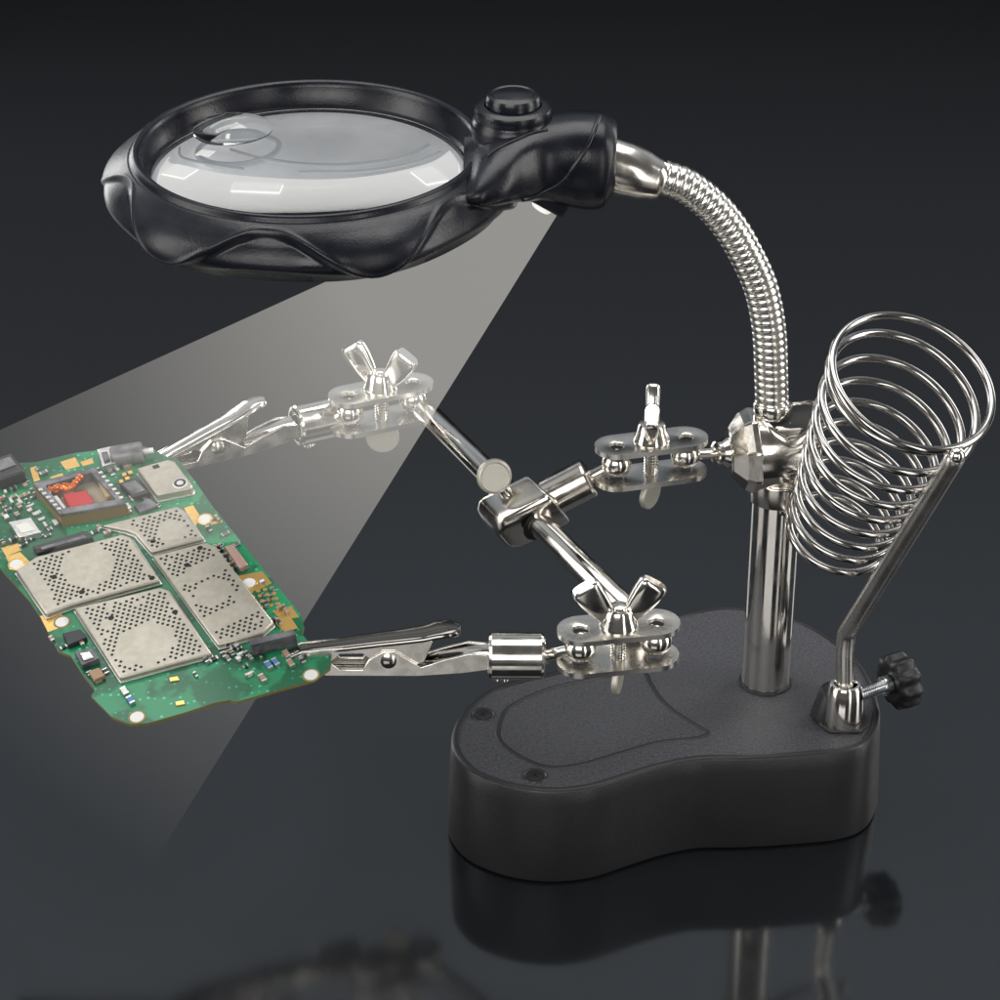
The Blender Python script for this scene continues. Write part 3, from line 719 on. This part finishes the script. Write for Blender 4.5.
slab([(88,671),(99,667),(105,675),(94,680)], .02, 1.8, 'inductor', ceramic)
# gold areas
def goldpad(px, h=.03): return slab(px, 0, h, 'gold_pad', gold, bevel=0)
goldpad([(237,576),(262,571),(272,583),(262,588),(250,592)]); goldpad([(272,611),(291,606),(299,617),(282,620)])
goldpad([(40,616),(60,612),(70,624),(48,632)]); goldpad([(1,548),(18,543),(22,550),(6,556)]); goldpad([(184,508),(193,505),(200,516),(196,526),(190,520)]); goldpad([(210,522),(222,520),(223,522),(211,525)])
goldpad([(60,462),(75,457),(80,466),(66,470)]); goldpad([(50,477),(62,473),(64,476),(52,480)]); goldpad([(80,462),(92,458),(94,463),(83,466)]); goldpad([(30,468),(36,466),(40,480),(34,482)]); goldpad([(270,618),(290,616),(298,628),(285,632)],.35)
goldpad([(6,556),(20,552),(30,562),(22,570),(18,560),(8,562)]); goldpad([(281,654),(286,652),(287,655),(282,657)])
for r in range(4):
    for k in range(4):
        x = 251 + k*7 + r*2; y = 592 - k*1.2 + r*5.2
        if x < 285: m = MB(); m.lathe(B(x, y, 0), bn, [(.75,0),(.75,.12),(.05,.14)], 14); m.build('gold_pad', gold, board)
for x, y in ((174,679),(180,703)): slab([(x-5,y-1.5),(x+4,y-3),(x+5,y+1),(x-4,y+2.4)], 0, .5, 'gold_contact', gold, bevel=.1)
for x, y in ((121,481),(127,478),(124,474),(130,472)): slab([(x-2.5,y-1),(x+2,y-2),(x+3,y+1),(x-1.5,y+2)], 0, 1.0, 'gold_contact', gold, bevel=.1)
# mounting holes; white discs added for the white backdrop seen through them
for x, y in ((205,519),(16,564),(62,622),(249,583),(311,675),(137,717)):
    c = B(x, y, .05); m = MB(); m.lathe(c, bn, [(2.7,0),(2.6,.1),(2.1,.12)], 36, cap=False); hr_ = m.build('mounting_hole', gold if x in (205,16,249) else edge, board)
    m = MB(); m.lathe(c, bn, [(2.15,.02),(2.15,.08),(.05,.09)], 36); m.build('hole_insert', whitem, hr_)
# small soldered parts
def smd(x, y, L_, W_, h, mt, along=True, name='capacitor'):
    p = B(x, y, 0); a, b_ = (bu, bv) if along else (bv, bu)
    m = MB(); m.box(p + bn*h/2, a, b_, bn, L_*.6, W_*.94, h*.96); o = m.build(name, mt, board, bevel=.05)
    m = MB()
    for sg in (1, -1): m.box(p + bn*h/2 + a*sg*L_*.4, a, b_, bn, L_*.2, W_, h)
    m.build('terminal', silver, o)
for x, y, mt, nm in ((125,693,pale,'capacitor'),(131,702,blue,'resistor'),(269,667,blue,'resistor'),(276,664,blue,'resistor'),(291,665,ceramic,'capacitor'),(263,680,ceramic,'capacitor'),(287,656,ceramic,'capacitor')):
    smd(x, y, 3.2, 1.7, 1.3, mt, True, nm)
for k in range(6): smd(218+k*3.4, 547+k*4.4, 1.7, 1.0, 1.0, black_ic if k % 2 else ceramic, False)
spots = [(6,493),(14,490),(22,497),(12,503),(20,508),(5,508),(28,503),(3,516),(33,492),(26,487),(18,482),(37,470),(44,474),(30,511),(42,520),(46,527),(56,524),(66,521),(76,519),(86,520),(95,517),(28,541),(24,546),(14,541),(50,530),(122,508),(128,514),(112,511),(118,470),(112,474),(100,472),(128,468),(146,500),(160,500),(104,518),(214,660),(224,657),(233,655),(240,650),(228,652),(262,650),(215,549),(99,682),(106,672),(64,648),(72,640),(266,606),(272,600),(281,609),(287,613),(274,622),(52,640),(207,662),(196,676),(246,668),(250,676),(299,657),(308,656),(303,662)]
busy = [[(15,570),(37,556),(122,534),(131,537),(160,580),(73,604),(46,614)],[(74,608),(160,587),(169,590),(212,653),(120,678)],[(102,525),(177,506),(185,510),(204,538),(151,552),(135,533)],
        [(152,556),(205,542),(216,546),(274,622),(262,633),(218,645)],[(136,468),(168,459),(175,461),(193,485),(191,488),(157,495)],[(30,480),(95,464),(128,503),(60,520)],[(8,522),(31,517),(41,532),(19,537)],
        [(32,546),(86,530),(93,537),(37,553)],[(119,483),(136,478),(150,492),(133,497)],[(133,505),(150,498),(158,505),(140,512)],[(97,445),(148,442),(148,465),(97,466)],[(-16,458),(14,450),(27,472),(-2,482)],
        [(224,546),(233,544),(248,564),(240,568)],[(245,638),(296,627),(298,640),(251,650)],[(62,633),(80,629),(87,637),(68,645)],[(74,652),(92,648),(99,658),(82,665)]]
zones = [(0,470,60,560),(90,500,140,530),(110,466,160,512),(225,645,262,662),(62,640,95,680),(205,500,240,560),(225,560,290,625),(0,495,30,515),(0,480,36,520),(30,520,110,545)]
tries = 0
while len(spots) < 104 and tries < 4000:
    tries += 1
    z_ = random.choice(zones); x, y = random.uniform(z_[0], z_[2]), random.uniform(z_[1], z_[3])
    if not inset_ok((x, y), bo, 4) or any(inside((x+dx, y+dy), b__) for b__ in busy for dx, dy in ((0,0),(3,0),(-3,0),(0,3),(0,-3))): continue
    if any((x-a)**2 + 2*(y-b__)**2 < 30 for a, b__ in spots): continue
    if any((x-a)**2 + (y-b__)**2 < 120 for a, b__ in ((205,519),(16,564),(62,622),(249,583),(311,675),(137,717))): continue
    spots.append((x, y))
for i, (x, y) in enumerate(spots):
    smd(x, y, random.choice((1.6,2.2,2.8)), random.choice((.9,1.2,1.5)), random.choice((.7,1.0,1.4)), random.choice((ceramic, black_ic, pale, grey_ic, black_ic)), random.random() > .5)

# ------------------------------------------------------------------ beam of light from the lamp, hanging in the haze
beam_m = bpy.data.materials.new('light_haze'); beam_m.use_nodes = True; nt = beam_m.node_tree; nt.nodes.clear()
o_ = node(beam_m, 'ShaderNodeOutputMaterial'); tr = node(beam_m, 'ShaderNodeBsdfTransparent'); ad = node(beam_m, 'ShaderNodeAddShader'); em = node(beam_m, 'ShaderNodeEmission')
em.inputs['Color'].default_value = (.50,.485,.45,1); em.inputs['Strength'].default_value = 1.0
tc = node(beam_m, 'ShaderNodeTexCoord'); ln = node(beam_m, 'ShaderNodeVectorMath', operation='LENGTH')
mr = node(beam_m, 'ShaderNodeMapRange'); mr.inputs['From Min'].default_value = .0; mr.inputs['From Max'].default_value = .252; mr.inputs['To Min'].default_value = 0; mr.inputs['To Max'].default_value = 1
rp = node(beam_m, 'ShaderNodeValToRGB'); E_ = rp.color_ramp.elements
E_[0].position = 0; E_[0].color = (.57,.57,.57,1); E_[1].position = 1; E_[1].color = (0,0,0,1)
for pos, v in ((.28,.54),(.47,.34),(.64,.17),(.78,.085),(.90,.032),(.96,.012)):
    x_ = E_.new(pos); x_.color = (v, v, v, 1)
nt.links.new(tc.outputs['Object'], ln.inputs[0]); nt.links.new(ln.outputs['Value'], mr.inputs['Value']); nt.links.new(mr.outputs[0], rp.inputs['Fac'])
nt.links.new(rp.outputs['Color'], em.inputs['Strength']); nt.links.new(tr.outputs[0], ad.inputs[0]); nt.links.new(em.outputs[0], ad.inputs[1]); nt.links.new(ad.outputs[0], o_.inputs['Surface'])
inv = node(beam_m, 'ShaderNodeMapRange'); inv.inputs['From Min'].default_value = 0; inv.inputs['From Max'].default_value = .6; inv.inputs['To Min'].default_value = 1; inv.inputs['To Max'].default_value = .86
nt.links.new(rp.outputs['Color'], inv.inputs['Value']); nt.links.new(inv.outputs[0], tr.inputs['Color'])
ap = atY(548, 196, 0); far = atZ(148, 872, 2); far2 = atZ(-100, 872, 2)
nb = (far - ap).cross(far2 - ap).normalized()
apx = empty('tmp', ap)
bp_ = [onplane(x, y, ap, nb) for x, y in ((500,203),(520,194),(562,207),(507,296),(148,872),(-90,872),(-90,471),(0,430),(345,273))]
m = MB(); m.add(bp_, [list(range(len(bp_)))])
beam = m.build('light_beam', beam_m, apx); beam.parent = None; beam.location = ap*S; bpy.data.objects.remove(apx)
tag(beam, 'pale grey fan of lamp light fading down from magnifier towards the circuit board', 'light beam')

# ------------------------------------------------------------------ ground: polished dark sheet
fm = mat('polished_dark_acrylic', (.0085,.0095,.0115), .09, 0, Specular_IOR_Level=.7)
bump(fm, 14, .015, .0002, 2, rough_var=(.08,.105,20))
m = MB(); m.add([V((-3000,-1500,0)), V((3000,-1500,0)), V((3000,6000,0)), V((-3000,6000,0))], [[0,1,2,3]])
gr = m.build('ground', fm); gr['kind'] = 'structure'
gr['label'] = 'polished charcoal surface that mirrors the black base'

# ------------------------------------------------------------------ light
w = bpy.data.worlds.new('World'); sc.world = w; w.use_nodes = True
nt = w.node_tree; bg = nt.nodes['Background']
tc = nt.nodes.new('ShaderNodeTexCoord'); sx = nt.nodes.new('ShaderNodeSeparateXYZ'); nt.links.new(tc.outputs['Generated'], sx.inputs[0])
rp = nt.nodes.new('ShaderNodeValToRGB'); nt.links.new(sx.outputs['Z'], rp.inputs['Fac'])
E_ = rp.color_ramp.elements
E_[0].position = 0; E_[0].color = (.02,.02,.02,1); E_[1].position = 1; E_[1].color = (.30,.30,.30,1)
for pos, c_ in ((.24,(.012,.012,.012)),(.40,(.10,.108,.12)),(.52,(.26,.29,.32)),(.62,(.40,.445,.49)),(.72,(.27,.28,.29))):
    x_ = E_.new(pos); x_.color = (*c_, 1)
# the studio is brighter on the photographer's side than behind the set
my_ = nt.nodes.new('ShaderNodeMapRange'); my_.interpolation_type = 'SMOOTHSTEP'
my_.inputs['From Min'].default_value = .35; my_.inputs['From Max'].default_value = -.35
nt.links.new(sx.outputs['Y'], my_.inputs['Value'])
mw = nt.nodes.new('ShaderNodeMix'); mw.data_type = 'RGBA'; nt.links.new(my_.outputs[0], mw.inputs[0])
nt.links.new(rp.outputs['Color'], mw.inputs[6]); mw.inputs[7].default_value = (.10,.098,.094,1)
nt.links.new(mw.outputs[2], bg.inputs['Color']); bg.inputs['Strength'].default_value = 1.0
def area(name, loc, tgt, sx, sy, power, colr=(1,1,1)):
    l = bpy.data.lights.new(name, 'AREA'); l.shape = 'RECTANGLE'; l.size = sx*S; l.size_y = sy*S; l.energy = power; l.color = colr
    o = bpy.data.objects.new(name, l); col.objects.link(o); o.location = V(loc)*S
    o.rotation_euler = (V(tgt) - V(loc)).to_track_quat('-Z', 'Y').to_euler(); return o
C = (-60, -10, 110)
area('overhead_softbox', (-60, 150, 1000), C, 900, 600, 6.5, (1,.99,.97))
area('left_softbox', (-900, -250, 420), C, 420, 850, 4.6, (1,.98,.95))
area('right_softbox', (820, -150, 380), C, 260, 850, 4.4, (1,.97,.93))
area('front_softbox', (-350, -1100, 560), C, 760, 460, 5.6, (1,.985,.96))  # added fill behind the camera, brightens the flat chrome faces
area('front_right_softbox', (420, -850, 300), C, 140, 700, 1.4, (1,.98,.95))
area('back_left_softbox', (-700, 700, 300), C, 240, 600, 2.2)
area('back_right_softbox', (650, 600, 350), C, 200, 600, 2.0)

# the lamp itself, aimed down past the far clamp at the board
l = bpy.data.lights.new('lamp_spot', 'SPOT'); l.energy = .8; l.spot_size = math.radians(62); l.spot_blend = .4; l.shadow_soft_size = .004; l.color = (1,.97,.92)
o = bpy.data.objects.new('lamp_spot', l); col.objects.link(o); lp_ = atY(549,195,0) - V((.5,0,.86)).normalized()*7
o.location = lp_*S; o.rotation_euler = (V((-190, -10, 95)) - lp_).to_track_quat('-Z', 'Y').to_euler()

# ------------------------------------------------------------------ camera object and render settings
cd = bpy.data.cameras.new('camera'); co = bpy.data.objects.new('camera', cd); col.objects.link(co)
co.location = CAM*S; co.rotation_euler = (math.pi/2 - PITCH, 0, 0)
cd.sensor_width = 36; cd.lens = 36 * DIST / (1000*K); cd.clip_start = .01; cd.clip_end = 50
sc.camera = co
sc.view_settings.view_transform = 'Standard'; sc.view_settings.look = 'None'; sc.view_settings.exposure = 0
sc.render.engine = 'CYCLES'
sc.cycles.max_bounces = 12; sc.cycles.transparent_max_bounces = 16; sc.cycles.use_denoising = True; sc.cycles.caustics_reflective = False; sc.cycles.caustics_refractive = False
